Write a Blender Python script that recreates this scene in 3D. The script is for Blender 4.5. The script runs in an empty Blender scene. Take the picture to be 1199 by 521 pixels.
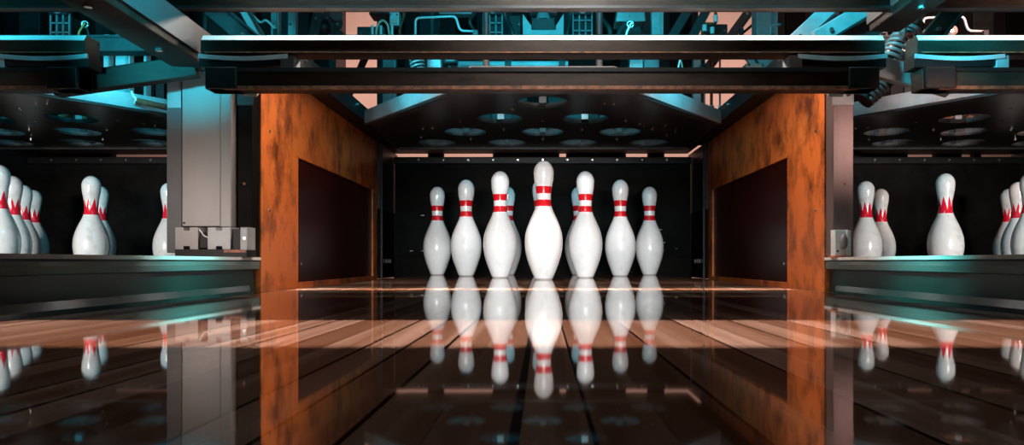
import bpy, bmesh, math, random
from mathutils import Vector, Matrix
random.seed(7)
SC = bpy.context.scene
COL = SC.collection
F, VX, VY, H = 842.0, 635.5, 306.5, 0.057
def W(px, py, D):
    return Vector(((px - VX) * D / F, D, H + (VY - py) * D / F))
LX, RX = -1.835, 1.66            # centres of the neighbouring lanes

# ------------------------------------------------------------------ materials
def mat(name, col, rough=0.5, metal=0.0, col2=None, scale=8.0, stretch=(1, 1, 1), bump=0.0, coat=0.0, detail=6, lo=0.35, hi=0.7, spec=0.5):
    m = bpy.data.materials.new(name); m.use_nodes = True
    nt = m.node_tree; b = nt.nodes['Principled BSDF']
    b.inputs['Roughness'].default_value = rough
    b.inputs['Metallic'].default_value = metal
    b.inputs['Coat Weight'].default_value = coat
    b.inputs['Coat Roughness'].default_value = 0.08
    b.inputs['Specular IOR Level'].default_value = spec
    if col2 is None: col2 = tuple(c * 0.55 for c in col)
    tc = nt.nodes.new('ShaderNodeTexCoord'); mp = nt.nodes.new('ShaderNodeMapping')
    mp.inputs['Scale'].default_value = stretch
    nz = nt.nodes.new('ShaderNodeTexNoise'); nz.inputs['Scale'].default_value = scale
    nz.inputs['Detail'].default_value = detail; nz.inputs['Roughness'].default_value = 0.65
    rp = nt.nodes.new('ShaderNodeValToRGB')
    rp.color_ramp.elements[0].position = lo; rp.color_ramp.elements[0].color = (*col2, 1)
    rp.color_ramp.elements[1].position = hi; rp.color_ramp.elements[1].color = (*col, 1)
    L = nt.links.new
    L(tc.outputs['Object'], mp.inputs['Vector']); L(mp.outputs['Vector'], nz.inputs['Vector'])
    L(nz.outputs['Fac'], rp.inputs['Fac']); L(rp.outputs['Color'], b.inputs['Base Color'])
    if bump:
        bp = nt.nodes.new('ShaderNodeBump'); bp.inputs['Strength'].default_value = bump; bp.inputs['Distance'].default_value = 0.004
        L(nz.outputs['Fac'], bp.inputs['Height']); L(bp.outputs['Normal'], b.inputs['Normal'])
    return m

def math_node(nt, op, a, b=None, c=None):
    n = nt.nodes.new('ShaderNodeMath'); n.operation = op
    for i, v in enumerate((a, b, c)):
        if v is None: continue
        if isinstance(v, (int, float)): n.inputs[i].default_value = v
        else: nt.links.new(v, n.inputs[i])
    return n.outputs[0]

def lane_material():
    m = bpy.data.materials.new('lacquered_lane_boards'); m.use_nodes = True
    nt = m.node_tree; b = nt.nodes['Principled BSDF']; L = nt.links.new
    tc = nt.nodes.new('ShaderNodeTexCoord'); sp = nt.nodes.new('ShaderNodeSeparateXYZ')
    L(tc.outputs['Object'], sp.inputs[0])
    bw = 0.0272
    u = math_node(nt, 'DIVIDE', math_node(nt, 'ADD', sp.outputs['X'], 10 * bw + 0.0112), bw)
    idx = math_node(nt, 'FLOOR', u); fr = math_node(nt, 'FRACT', u)
    wn = nt.nodes.new('ShaderNodeTexWhiteNoise'); wn.noise_dimensions = '1D'; L(idx, wn.inputs['W'])
    # grain stretched along the boards
    mp = nt.nodes.new('ShaderNodeMapping'); mp.inputs['Scale'].default_value = (42, 1.1, 1)
    L(tc.outputs['Object'], mp.inputs['Vector'])
    off = nt.nodes.new('ShaderNodeVectorMath'); off.operation = 'ADD'
    L(mp.outputs['Vector'], off.inputs[0])
    cx = nt.nodes.new('ShaderNodeCombineXYZ'); L(math_node(nt, 'MULTIPLY', wn.outputs['Value'], 37.0), cx.inputs['Z'])
    L(cx.outputs[0], off.inputs[1])
    nz = nt.nodes.new('ShaderNodeTexNoise'); nz.inputs['Scale'].default_value = 1.6; nz.inputs['Detail'].default_value = 5
    L(off.outputs[0], nz.inputs['Vector'])
    fac = math_node(nt, 'ADD', math_node(nt, 'MULTIPLY_ADD', wn.outputs['Value'], 0.42, -0.12), math_node(nt, 'MULTIPLY', nz.outputs['Fac'], 0.85))
    rp = nt.nodes.new('ShaderNodeValToRGB'); e = rp.color_ramp.elements
    e[0].position = 0.2; e[0].color = (0.085, 0.030, 0.014, 1)
    e[1].position = 0.85; e[1].color = (0.32, 0.195, 0.145, 1)
    k = e.new(0.52); k.color = (0.165, 0.080, 0.048, 1)
    L(fac, rp.inputs['Fac'])
    # dark joints; a few boards have wide worn ones
    wide = math_node(nt, 'MULTIPLY', math_node(nt, 'GREATER_THAN', wn.outputs['Value'], 0.55), 0.075)
    jw = math_node(nt, 'ADD', wide, 0.012)
    # the two strong joints either side of the head pin board
    near = math_node(nt, 'MULTIPLY', math_node(nt, 'LESS_THAN', math_node(nt, 'ABSOLUTE', math_node(nt, 'SUBTRACT', idx, 10.5)), 0.7), 0.05)
    jw = math_node(nt, 'ADD', jw, near)
    joint = math_node(nt, 'LESS_THAN', fr, jw)
    # end joint of the pin deck boards
    ends = math_node(nt, 'LESS_THAN', math_node(nt, 'ABSOLUTE', math_node(nt, 'SUBTRACT', sp.outputs['Y'], 1.30)), 0.018)
    dark = math_node(nt, 'MAXIMUM', joint, ends)
    mx = nt.nodes.new('ShaderNodeMix'); mx.data_type = 'RGBA'
    L(dark, mx.inputs['Factor']); L(rp.outputs['Color'], mx.inputs['A']); mx.inputs['B'].default_value = (0.012, 0.006, 0.004, 1)
    L(mx.outputs['Result'], b.inputs['Base Color'])
    b.inputs['Roughness'].default_value = 0.6; b.inputs['Specular IOR Level'].default_value = 0.0
    b.inputs['Coat Weight'].default_value = 1.0; b.inputs['Coat Roughness'].default_value = 0.035; b.inputs['Coat IOR'].default_value = 1.6
    n2 = nt.nodes.new('ShaderNodeTexNoise'); n2.inputs['Scale'].default_value = 1.0; n2.inputs['Detail'].default_value = 2
    mp2 = nt.nodes.new('ShaderNodeMapping'); mp2.inputs['Scale'].default_value = (30, 1.5, 1)
    L(tc.outputs['Object'], mp2.inputs['Vector']); L(mp2.outputs['Vector'], n2.inputs['Vector'])
    bp = nt.nodes.new('ShaderNodeBump'); bp.inputs['Strength'].default_value = 0.02; bp.inputs['Distance'].default_value = 0.002
    L(n2.outputs['Fac'], bp.inputs['Height']); L(bp.outputs['Normal'], b.inputs['Coat Normal'])
    return m

def pin_material(name, crown):
    m = bpy.data.materials.new(name); m.use_nodes = True
    nt = m.node_tree; b = nt.nodes['Principled BSDF']; L = nt.links.new
    tc = nt.nodes.new('ShaderNodeTexCoord'); sp = nt.nodes.new('ShaderNodeSeparateXYZ'); L(tc.outputs['Object'], sp.inputs[0])
    z = sp.outputs['Z']; I = 0.0254
    def between(lo, hi):
        return math_node(nt, 'MULTIPLY', math_node(nt, 'GREATER_THAN', z, lo), math_node(nt, 'LESS_THAN', z, hi))
    if not crown:
        red = math_node(nt, 'MAXIMUM', between(10.83 * I, 11.72 * I), between(9.22 * I, 10.05 * I))
        body, tint = (0.84, 0.86, 0.86), between(10.05 * I, 10.83 * I)
    else:
        an = math_node(nt, 'ARCTAN2', sp.outputs['Y'], sp.outputs['X'])
        f = math_node(nt, 'FRACT', math_node(nt, 'MULTIPLY', an, 8 / (2 * math.pi)))
        tri = math_node(nt, 'ABSOLUTE', math_node(nt, 'SUBTRACT', math_node(nt, 'MULTIPLY', f, 2.0), 1.0))
        top = math_node(nt, 'ADD', math_node(nt, 'MULTIPLY', tri, 1.45 * I), 10.2 * I)
        red = math_node(nt, 'MULTIPLY', math_node(nt, 'GREATER_THAN', z, 9.2 * I), math_node(nt, 'LESS_THAN', z, top))
        body = (0.84, 0.84, 0.81)
    nz = nt.nodes.new('ShaderNodeTexNoise'); nz.inputs['Scale'].default_value = 28; nz.inputs['Detail'].default_value = 8
    L(tc.outputs['Object'], nz.inputs['Vector'])
    rp = nt.nodes.new('ShaderNodeValToRGB')
    rp.color_ramp.elements[0].position = 0.30; rp.color_ramp.elements[0].color = (*[c * (0.8 if crown else 0.9) for c in body], 1)
    rp.color_ramp.elements[1].position = 0.48; rp.color_ramp.elements[1].color = (*body, 1)
    L(nz.outputs['Fac'], rp.inputs['Fac'])
    mx = nt.nodes.new('ShaderNodeMix'); mx.data_type = 'RGBA'
    L(red, mx.inputs['Factor']); L(rp.outputs['Color'], mx.inputs['A'])
    mx.inputs['B'].default_value = (0.80, 0.012, 0.035, 1) if crown else (0.68, 0.006, 0.014, 1)
    # nylon base ring
    base = math_node(nt, 'LESS_THAN', z, 0.0045)
    m2 = nt.nodes.new('ShaderNodeMix'); m2.data_type = 'RGBA'
    L(base, m2.inputs['Factor']); L(mx.outputs['Result'], m2.inputs['A']); m2.inputs['B'].default_value = (0.55, 0.53, 0.5, 1)
    L(m2.outputs['Result'], b.inputs['Base Color'])
    b.inputs['Roughness'].default_value = 0.22
    b.inputs['Coat Weight'].default_value = 0.6; b.inputs['Coat Roughness'].default_value = 0.06
    return m

M = {}
M['lane'] = lane_material()
M['pin'] = pin_material('glossy_pin_two_red_bands', False)
M['pin_crown'] = pin_material('worn_pin_red_crown', True)
M['orange'] = mat('rusty_orange_board', (0.80, 0.205, 0.038), 0.42, 0, (0.15, 0.032, 0.007), 11, (1, 1, 0.75), 0.15, lo=0.33, hi=0.55)
M['burgundy'] = mat('dark_burgundy_laminate', (0.055, 0.006, 0.004), 0.3, 0, (0.022, 0.003, 0.002), 5, spec=0.2)
M['black'] = mat('black_steel', (0.014, 0.012, 0.011), 0.45, 0.0, (0.006, 0.005, 0.005), 12, spec=0.25)
M['black_board'] = mat('black_scuffed_board', (0.010, 0.009, 0.008), 0.6, 0, (0.003, 0.0026, 0.0022), 9, spec=0.05)
M['bar'] = mat('worn_dark_sweep_steel', (0.046, 0.029, 0.020), 0.55, 0.0, (0.013, 0.009, 0.006), 14, (0.5, 1, 1.6), 0.3, spec=0.2)
M['rust'] = mat('rust_brown_edge', (0.30, 0.10, 0.04), 0.7, 0.0, (0.06, 0.02, 0.008), 60, bump=0.3)
M['white_edge'] = mat('worn_white_lip_and_lit_edge', (0.80, 0.80, 0.78), 0.45, 0, (0.62, 0.60, 0.56), 20, (0.4, 1, 1), lo=0.28, hi=0.5)  # divider lip; also carries the lit look of the sweep bars' chamfer
M['steel'] = mat('galvanised_steel', (0.30, 0.285, 0.27), 0.4, 0.2, (0.25, 0.235, 0.225), 6, (1, 1, 0.3))
M['grey_paint'] = mat('grey_machine_paint', (0.42, 0.44, 0.44), 0.4, 0.1, (0.26, 0.27, 0.27), 9)
M['dark_paint'] = mat('dark_machine_paint', (0.050, 0.050, 0.050), 0.45, 0.0, (0.022, 0.022, 0.021), 12, spec=0.3)
M['deck'] = mat('dark_deck_plate', (0.030, 0.022, 0.017), 0.3, 0.0, (0.018, 0.013, 0.010), 5, spec=0.3)
M['dim_paint'] = mat('dim_grey_paint', (0.12, 0.12, 0.12), 0.5, 0.0, (0.10, 0.10, 0.10), 12, spec=0.3)
M['chrome'] = mat('bright_bolt_metal', (0.75, 0.72, 0.68), 0.25, 0.9, (0.55, 0.52, 0.5), 30)
M['white'] = mat('white_plastic', (0.85, 0.85, 0.83), 0.4, 0, (0.7, 0.7, 0.68), 15)
M['divider_cap'] = mat('painted_divider_cap', (0.17, 0.215, 0.205), 0.32, 0.0, (0.09, 0.11, 0.105), 5, (1, 0.15, 3), coat=0.3)
M['divider'] = mat('dark_green_divider', (0.014, 0.048, 0.042), 0.3, 0, (0.007, 0.022, 0.019), 4)
M['gutter'] = mat('glossy_dark_gutter', (0.014, 0.036, 0.032), 0.22, 0.0, (0.008, 0.018, 0.016), 4, coat=0.5)
M['wall'] = mat('pink_beige_plaster', (0.62, 0.40, 0.33), 0.8, 0, (0.54, 0.34, 0.28), 2)
M['post'] = mat('mauve_steel_post', (0.22, 0.15, 0.14), 0.4, 0.2, (0.13, 0.09, 0.085), 12, (1, 1, 0.3))
M['rubber'] = mat('black_rubber', (0.015, 0.015, 0.015), 0.6, 0, (0.008, 0.008, 0.008), 15)
M['orange_wire'] = mat('orange_cable', (0.7, 0.18, 0.04), 0.5, 0, (0.5, 0.12, 0.03), 20)
M['red_tag'] = mat('red_tag', (0.7, 0.03, 0.03), 0.5, 0, (0.55, 0.02, 0.02), 20)
M['ceiling'] = mat('dark_ceiling', (0.03, 0.028, 0.026), 0.9, 0, (0.02, 0.018, 0.017), 3)
M['beige'] = mat('warm_beige_box', (0.50, 0.34, 0.26), 0.6, 0, (0.40, 0.27, 0.21), 6)

# ------------------------------------------------------------------ mesh helpers
class MB:
    def __init__(s): s.bm = bmesh.new()
    def box(s, lo, hi, mi=0):
        lo, hi = Vector(lo), Vector(hi)
        r = bmesh.ops.create_cube(s.bm, size=1.0)
        for v in r['verts']:
            v.co = Vector(((lo[i] + hi[i]) / 2 + v.co[i] * (hi[i] - lo[i]) for i in range(3)))
        s._mi(r['verts'], mi); return s
    def _mi(s, verts, mi):
        if mi:
            for f in {f for v in verts for f in v.link_faces}: f.material_index = mi
    def bar(s, a, b, w, h, up=(0, 0, 1), mi=0):
        a, b = Vector(a), Vector(b); d = (b - a); L = d.length; d.normalize()
        up = Vector(up); sx = d.cross(up)
        if sx.length < 1e-4: sx = d.cross(Vector((0, 1, 0)))
        sx.normalize(); uz = sx.cross(d)
        r = bmesh.ops.create_cube(s.bm, size=1.0)
        for v in r['verts']:
            x, y, z = v.co
            v.co = (a + b) / 2 + sx * x * w + d * y * L + uz * z * h
        s._mi(r['verts'], mi); return s
    def cyl(s, a, b, r, r2=None, n=20, mi=0):
        a, b = Vector(a), Vector(b); d = b - a
        res = bmesh.ops.create_cone(s.bm, cap_ends=True, segments=n, radius1=r, radius2=r if r2 is None else r2, depth=d.length)
        q = d.to_track_quat('Z', 'Y').to_matrix().to_4x4()
        bmesh.ops.transform(s.bm, matrix=Matrix.Translation((a + b) / 2) @ q, verts=res['verts'])
        s._mi(res['verts'], mi); return s
    def ball(s, c, r, n=12, sc=(1, 1, 1)):
        res = bmesh.ops.create_uvsphere(s.bm, u_segments=n, v_segments=max(6, n // 2), radius=r)
        for v in res['verts']: v.co = Vector(c) + Vector((v.co[i] * sc[i] for i in range(3)))
        return s
    def tube(s, pts, r, n=8):
        pts = [Vector(p) for p in pts]; rings = []
        up = None
        for i, p in enumerate(pts):
            d = (pts[min(i + 1, len(pts) - 1)] - pts[max(i - 1, 0)]).normalized()
            if up is None:
                up = Vector((0, 0, 1)) if abs(d.z) < 0.9 else Vector((0, 1, 0))
            x = d.cross(up).normalized(); y = x.cross(d).normalized(); up = y
            rings.append([s.bm.verts.new(p + x * math.cos(t) * r + y * math.sin(t) * r) for t in (2 * math.pi * k / n for k in range(n))])
        for A, B in zip(rings, rings[1:]):
            for k in range(n): s.bm.faces.new((A[k], A[(k + 1) % n], B[(k + 1) % n], B[k]))
        s.bm.faces.new(rings[0][::-1]); s.bm.faces.new(rings[-1]); return s
    def prism(s, poly, depth, axis='Y', at=0.0, mi=0):
        """poly: 2-D outline; extruded from at to at+depth along axis (Y: poly is (x,z); X: poly is (y,z); Z: poly is (x,y))"""
        def P(p, t):
            return {'Y': (p[0], t, p[1]), 'X': (t, p[0], p[1]), 'Z': (p[0], p[1], t)}[axis]
        A = [s.bm.verts.new(P(p, at)) for p in poly]; B = [s.bm.verts.new(P(p, at + depth)) for p in poly]
        fs = [s.bm.faces.new(A), s.bm.faces.new(B[::-1])]
        for i in range(len(poly)):
            j = (i + 1) % len(poly); fs.append(s.bm.faces.new((A[j], A[i], B[i], B[j])))
        for f in fs: f.material_index = mi
        return s
    def lathe(s, prof, n=40):
        rings = []
        for r, z in prof:
            if r < 1e-6: rings.append([s.bm.verts.new((0, 0, z))])
            else: rings.append([s.bm.verts.new((r * math.cos(2 * math.pi * k / n), r * math.sin(2 * math.pi * k / n), z)) for k in range(n)])
        for A, B in zip(rings, rings[1:]):
            for k in range(n):
                j = (k + 1) % n
                if len(A) == 1: s.bm.faces.new((A[0], B[j], B[k]))
                elif len(B) == 1: s.bm.faces.new((A[k], A[j], B[0]))
                else: s.bm.faces.new((A[k], A[j], B[j], B[k]))
        return s
    def build(s, name, m, parent=None, bevel=0.0, smooth=False, origin=None, loc=None):
        bmesh.ops.recalc_face_normals(s.bm, faces=s.bm.faces[:])
        me = bpy.data.meshes.new(name)
        if origin is not None: bmesh.ops.translate(s.bm, vec=-Vector(origin), verts=s.bm.verts[:])
        s.bm.to_mesh(me); s.bm.free()
        for q in (m if isinstance(m, (list, tuple)) else [m]): me.materials.append(M[q])
        o = bpy.data.objects.new(name, me); COL.objects.link(o)
        if origin is not None: o.location = origin
        if smooth:
            for p in me.polygons: p.use_smooth = True
        if bevel:
            b = o.modifiers.new('edge', 'BEVEL'); b.width = bevel; b.segments = 2; b.limit_method = 'ANGLE'
        if parent is not None:
            o.parent = parent
            if origin is not None: o.location = Vector(origin) - parent.location
            else: o.location = -parent.location
            if parent.type == 'MESH': o.location = (0, 0, 0)      # a sub-part: its part already undoes the thing's offset
        return o

def tag(o, label=None, cat=None, group=None, kind=None):
    if label: o['label'] = label
    if cat: o['category'] = cat
    if group: o['group'] = group
    if kind: o['kind'] = kind
    return o
def thing(name, loc, label, cat, group=None):
    o = bpy.data.objects.new(name, None); COL.objects.link(o); o.location = loc
    o.empty_display_size = 0.05
    return tag(o, label, cat, group)
def copy_tree(o, dx, label, parent=None):
    c = o.copy(); COL.objects.link(c)
    if parent is None:
        c.location = Vector(o.location) + Vector((dx, 0, 0)); c['label'] = label
    else: c.parent = parent
    for ch in o.children: copy_tree(ch, 0, None, c)
    return c

def arc(c, r, a0, a1, n=8):
    return [(c[0] + r * math.cos(a0 + (a1 - a0) * k / n), c[1] + r * math.sin(a0 + (a1 - a0) * k / n)) for k in range(n + 1)]
def catmull(pts, n=8):
    out = []
    P = [pts[0]] + list(pts) + [pts[-1]]
    for i in range(1, len(P) - 2):
        p0, p1, p2, p3 = P[i - 1:i + 3]
        for k in range(n):
            t = k / n
            out.append(tuple(0.5 * (2 * p1[j] + (p2[j] - p0[j]) * t + (2 * p0[j] - 5 * p1[j] + 4 * p2[j] - p3[j]) * t * t + (3 * p1[j] - p0[j] - 3 * p2[j] + p3[j]) * t ** 3) for j in range(len(p1))))
    out.append(tuple(pts[-1])); return out
def rounded(pts, r, n=5):
    """polyline in 3-D with rounded corners"""
    pts = [Vector(p) for p in pts]; out = [pts[0]]
    for a, b, c in zip(pts, pts[1:], pts[2:]):
        u, v = (a - b).normalized(), (c - b).normalized(); k = min(r, (a - b).length / 2.1, (c - b).length / 2.1)
        p, q = b + u * k, b + v * k
        for i in range(n + 1):
            t = i / n; out.append(p * (1 - t) ** 2 + b * 2 * t * (1 - t) + q * t * t)
    out.append(pts[-1]); return out

LEFT, RIGHT = 'silver column', 'chrome latch'        # what stands beside each neighbouring lane
# ------------------------------------------------------------------ lane, gutters, dividers
LE = 0.515; KX = 0.76
def make_floor(name, x):
    o = MB().box((x - LE, -2.6, -0.045), (x + LE, 3.46, 0.0)).build(name, 'lane', origin=(x, 0, 0))
    return tag(o, kind='structure')
make_floor('floor', 0); make_floor('floor', LX); make_floor('floor', RX)
tag(MB().box((-4.5, -2.7, -0.30), (4.5, 6.2, -0.20)).build('floor', 'black_board'), kind='structure')      # subfloor
def make_gutter(label, x0, x1):
    t = thing('gutter', ((x0 + x1) / 2, 0, 0), label, 'gutter', None)
    cx, r = (x0 + x1) / 2, abs(x1 - x0) / 2 - 0.002
    out = [(cx + r * math.cos(a), -0.006 - 0.075 * math.sin(a)) for a in [math.pi * k / 16 for k in range(17)]]
    inn = [(cx + (r - 0.004) * math.cos(a), -0.004 - 0.069 * math.sin(a)) for a in [math.pi * k / 16 for k in range(16, -1, -1)]]
    MB().prism(out + inn, 4.45, 'Y', -2.6).build('channel', 'gutter', t, smooth=False)
    MB().box((min(x0, x1) + 0.002, 1.852, -0.04), (max(x0, x1) - 0.002, 3.46, -0.022)).build('flat_gutter', 'lane', t)
    return t
make_gutter('round ball gutter between the centre lane and the divider below the silver column', -LE, -KX)
make_gutter('round ball gutter between the centre lane and the divider below the chrome latch', LE, KX)

def divider(name, label, s, x0, x1):
    """x0: face towards the centre lane, x1: the far face"""
    t = thing(name, ((x0 + x1) / 2, 0, 0), label, 'divider')
    a, b = min(x0, x1), max(x0, x1)
    MB().box((a + 0.014, -2.6, -0.10), (b - 0.014, 1.93, 0.036)).build('side_board', 'divider', t)
    p = [(a, 0.0372), (b, 0.0372), (b + 0.0015, 0.050), (b, 0.0585), (b - 0.003, 0.0605), (b - 0.003, 0.0655), (b - 0.008, 0.0684), (a + 0.008, 0.0684), (a + 0.003, 0.0655), (a + 0.003, 0.0605), (a, 0.0585), (a - 0.0015, 0.050)]
    MB().prism(p, 4.53, 'Y', -2.6).build('cap', 'divider_cap', t, bevel=0.001)
    x = x0 + (0.002 if x0 > 0 else -0.002)
    MB().box((min(x, x - s * 0.006), -2.6, 0.0615), (max(x, x - s * 0.006), 1.93, 0.0688)).build('lip', 'white_edge', t)
    MB().box((a + 0.03, -2.6, -0.2), (b - 0.03, 1.9, -0.1)).build('footing', 'black_board', t)
    return t
DL1, DR1 = LX + KX + 0.0, RX - KX
divider('lane_divider', 'low dark green lane divider with pale capped top, under the silver column', -1, -KX, DL1)
divider('lane_divider', 'low dark green lane divider with pale capped top, beside the chrome latch', 1, KX, DR1)

# ------------------------------------------------------------------ pins
I = 0.0254
ctrl = [(1.015, 0.0), (1.10, 0.06), (1.415, 0.75), (1.955, 2.25), (2.255, 3.375), (2.383, 4.5), (2.28, 5.875), (1.85, 7.25), (1.235, 8.625),
        (0.982, 9.375), (0.90, 10.0), (0.935, 10.875), (1.047, 11.75), (1.203, 12.625), (1.273, 13.5)]
prof = catmull(ctrl, 5)
prof += [(1.273 * math.cos(a), 13.5 + 1.5 * math.sin(a)) for a in [math.pi / 2 * k / 10 for k in range(1, 10)]] + [(0.0, 15.0)]
prof = [(0.0, 0.0)] + [(r * I, z * I) for r, z in prof]
def pin_mesh(m):
    o = MB().lathe(prof, 48).build('bowling_pin', m, smooth=True); return o
P0 = pin_mesh('pin')
used = []
def place_pin(src, x, y, label, group, rz):
    o = src if src not in used else src.copy()
    if src in used: COL.objects.link(o)
    used.append(src)
    o.location = (x, y, 0.0); o.rotation_euler = (0, 0, rz)
    return tag(o, label, 'bowling pin', group)
G0 = 'two-band pins standing in the centre lane'
D1 = 2.308; R_ = 0.264; S = 0.3048
cp = [(0, 0, 'two-band white bowling pin at the front point of the centre triangle'),
      (-S / 2 - .003, R_, 'two-band white bowling pin in the second row, toward the silver column'),
      (S / 2 - .003, R_, 'two-band white bowling pin in the second row, toward the chrome latch'),
      (-S, 2 * R_, 'two-band white bowling pin at the silver column end of the third row'),
      (-.012, 2 * R_, 'two-band white bowling pin mostly hidden straight behind the front pin'),
      (S - .002, 2 * R_, 'two-band white bowling pin at the chrome latch end of the third row'),
      (-1.5 * S, 3 * R_, 'small greyer two-band bowling pin at the back row corner nearest the silver column'),
      (-.5 * S - .002, 3 * R_, 'two-band back-row pin peeking out behind the second-row pin toward the silver column'),
      (.5 * S, 3 * R_, 'two-band back-row pin peeking out behind the second-row pin toward the chrome latch'),
      (1.5 * S, 3 * R_, 'small greyer two-band bowling pin at the back row corner nearest the chrome latch')]
for x, y, l in cp: place_pin(P0, x + 0.003, D1 + y, l, G0, random.random() * 6)
P1 = pin_mesh('pin_crown')
def pinpx(px, top):
    D = (0.381 - H) * F / (VY - top); return (px - VX) * D / F, D
lp = [(-1, 193, 'crown-marked pin cut by the frame edge, nearest of the slanting row of four'),
      (15, 206, 'crown-marked pin second in the slanting row of four at the silver column lane'),
      (107, 206, 'crown-marked worn pin standing clear in the middle of the silver column lane'),
      (27.5, 216.5, 'crown-marked pin third in the slanting row of four at the silver column lane'),
      (39.5, 222.5, 'smallest crown-marked pin, farthest of the slanting row of four at the silver column lane'),
      (117.5, 218, 'crown-marked pin peeking out behind the clear-standing pin past the silver column'),
      (198, 214, 'crown-marked pin half hidden by the edge of the silver column')]
for px, tp, l in lp:
    x, y = pinpx(px, tp); place_pin(P1, x, y, l, 'crown-marked pins in the lane past the silver column', random.random() * 6)
rp_ = [(1014, 212, 'crown-marked worn pin right beside the chrome latch'),
       (1031.5, 221, 'crown-marked pin half hidden behind the pin beside the chrome latch'),
       (1107, 203, 'largest crown-marked pin, standing clear in the middle of the chrome latch lane'),
       (1181, 221, 'smallest of the crown-marked pins bunched at the frame edge past the chrome latch'),
       (1192, 213, 'middle one of the crown-marked pins bunched at the frame edge past the chrome latch'),
       (1206, 202.5, 'crown-marked pin cut by the frame edge, nearest in the bunch at the chrome latch lane')]
for px, tp, l in rp_:
    x, y = pinpx(px, tp); place_pin(P1, x, y, l, 'crown-marked pins in the lane past the chrome latch', random.random() * 6)

# ------------------------------------------------------------------ kickbacks
KY0, KY1, KT = 1.94, 3.30, 0.605
def kickback(s, lab):
    x0, x1 = s * KX, s * (KX + 0.026)
    a, b = min(x0, x1), max(x0, x1)
    t = thing('lane_side_board', (s * KX, KY0, 0), lab, 'panel')
    oy0, oy1, oz0, oz1 = 2.226, 3.224, -0.012, 0.386
    m = MB()
    for lo, hi in (((KY0, -0.03), (oy0, KT)), ((oy0, oz1), (oy1, KT)), ((oy1, -0.03), (KY1, KT)), ((oy0, -0.03), (oy1, oz0))):
        m.prism([(lo[0], lo[1]), (hi[0], lo[1]), (hi[0], hi[1]), (lo[0], hi[1])], b - a, 'X', a)
    m.build('board', 'orange', t)
    # thin bright edging round the opening, and the dark insert set back in it
    e = MB(); w = 0.005; xi = s * (KX - 0.0015)
    for lo, hi in (((oy0, oz0), (oy0 + w, oz1)), ((oy0, oz1 - w), (oy1, oz1)), ((oy1 - w, oz0), (oy1, oz1)), ((oy0, oz0), (oy1, oz0 + w))):
        e.prism([(lo[0], lo[1]), (hi[0], lo[1]), (hi[0], hi[1]), (lo[0], hi[1])], 0.012, 'X', min(xi, xi + s * 0.012))
    tag(e.build('edging', 'orange', t), 'thin worn edging round the opening')
    xa = s * (KX + 0.006)
    tag(MB().prism([(oy0, oz0), (oy1, oz0), (oy1, oz1), (oy0, oz1)], 0.008, 'X', min(xa, xa + s * 0.008)).build('access_panel', 'burgundy', t), 'dark burgundy insert')
    for (y, z) in ((2.0, .20), (2.0, .42), (3.26, .36), (2.26, .05)):
        MB().cyl((s * (KX - 0.002), y, z), (s * (KX + 0.003), y, z), 0.005, n=12).build('screw', 'chrome', t)
    return t
kickback(-1, 'rusty orange side board with dark burgundy insert, next to the silver column')
kickback(1, 'rusty orange side board with dark burgundy insert, next to the chrome latch')

def rail(s, lab):
    t = thing('machine_rail', (s * 0.79, 2.0, KT), lab, 'rail')
    MB().box((min(s * 0.70, s * 0.83), 1.98, KT + 0.001), (max(s * 0.70, s * 0.83), 3.40, KT + 0.052)).build('beam', 'black', t, bevel=0.004)
    MB().box((s * 0.70 - 0.004, 1.98, KT + 0.004), (s * 0.70 + 0.004, 3.40, KT + 0.060)).build('flange', 'dark_paint', t)
    for k in range(5):
        y = 2.1 + k * 0.3
        MB().cyl((s * 0.689, y, KT + 0.043), (s * 0.697, y, KT + 0.043), 0.007, n=6).build('bolt', 'chrome', t)
    return t
rail(-1, 'black steel rail lying on the orange board next to the silver column')
rail(1, 'black steel rail lying on the orange board next to the chrome latch')

def pit_side(s, lab, KX=KX):
    t = thing('pit_side_board', (s * KX, 3.31, 0), lab, 'board')
    a = s * KX - 0.012
    MB().box((a, 3.305, -0.02), (a + 0.024, 3.70, 0.30)).build('lower_board', 'black_board', t)
    MB().box((a, 3.305, 0.302), (a + 0.024, 3.70, 0.604)).build('upper_board', 'dark_paint', t)
    MB().box((s * (KX - 0.02) - 0.004, 3.30, -0.02), (s * (KX - 0.02) + 0.004, 3.318, 0.59)).build('edge_strip', 'dark_paint', t)
    for k in range(4):
        MB().cyl((s * (KX - 0.014), 3.36 + 0.05 * k, 0.06), (s * (KX - 0.019), 3.36 + 0.05 * k, 0.06), 0.010, n=10).build('bolt', 'grey_paint', t)
    return t
pit_side(-1, 'dark two-piece pit side board behind the orange board by the silver column')
pit_side(-1, 'dark two-piece pit side board at the frame edge behind the slanting row of four pins', 0.76 - LX)
pit_side(1, 'dark two-piece pit side board at the frame edge behind the bunched crown-marked pins', RX + 0.76)
pit_side(1, 'dark two-piece pit side board behind the orange board by the chrome latch')

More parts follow.
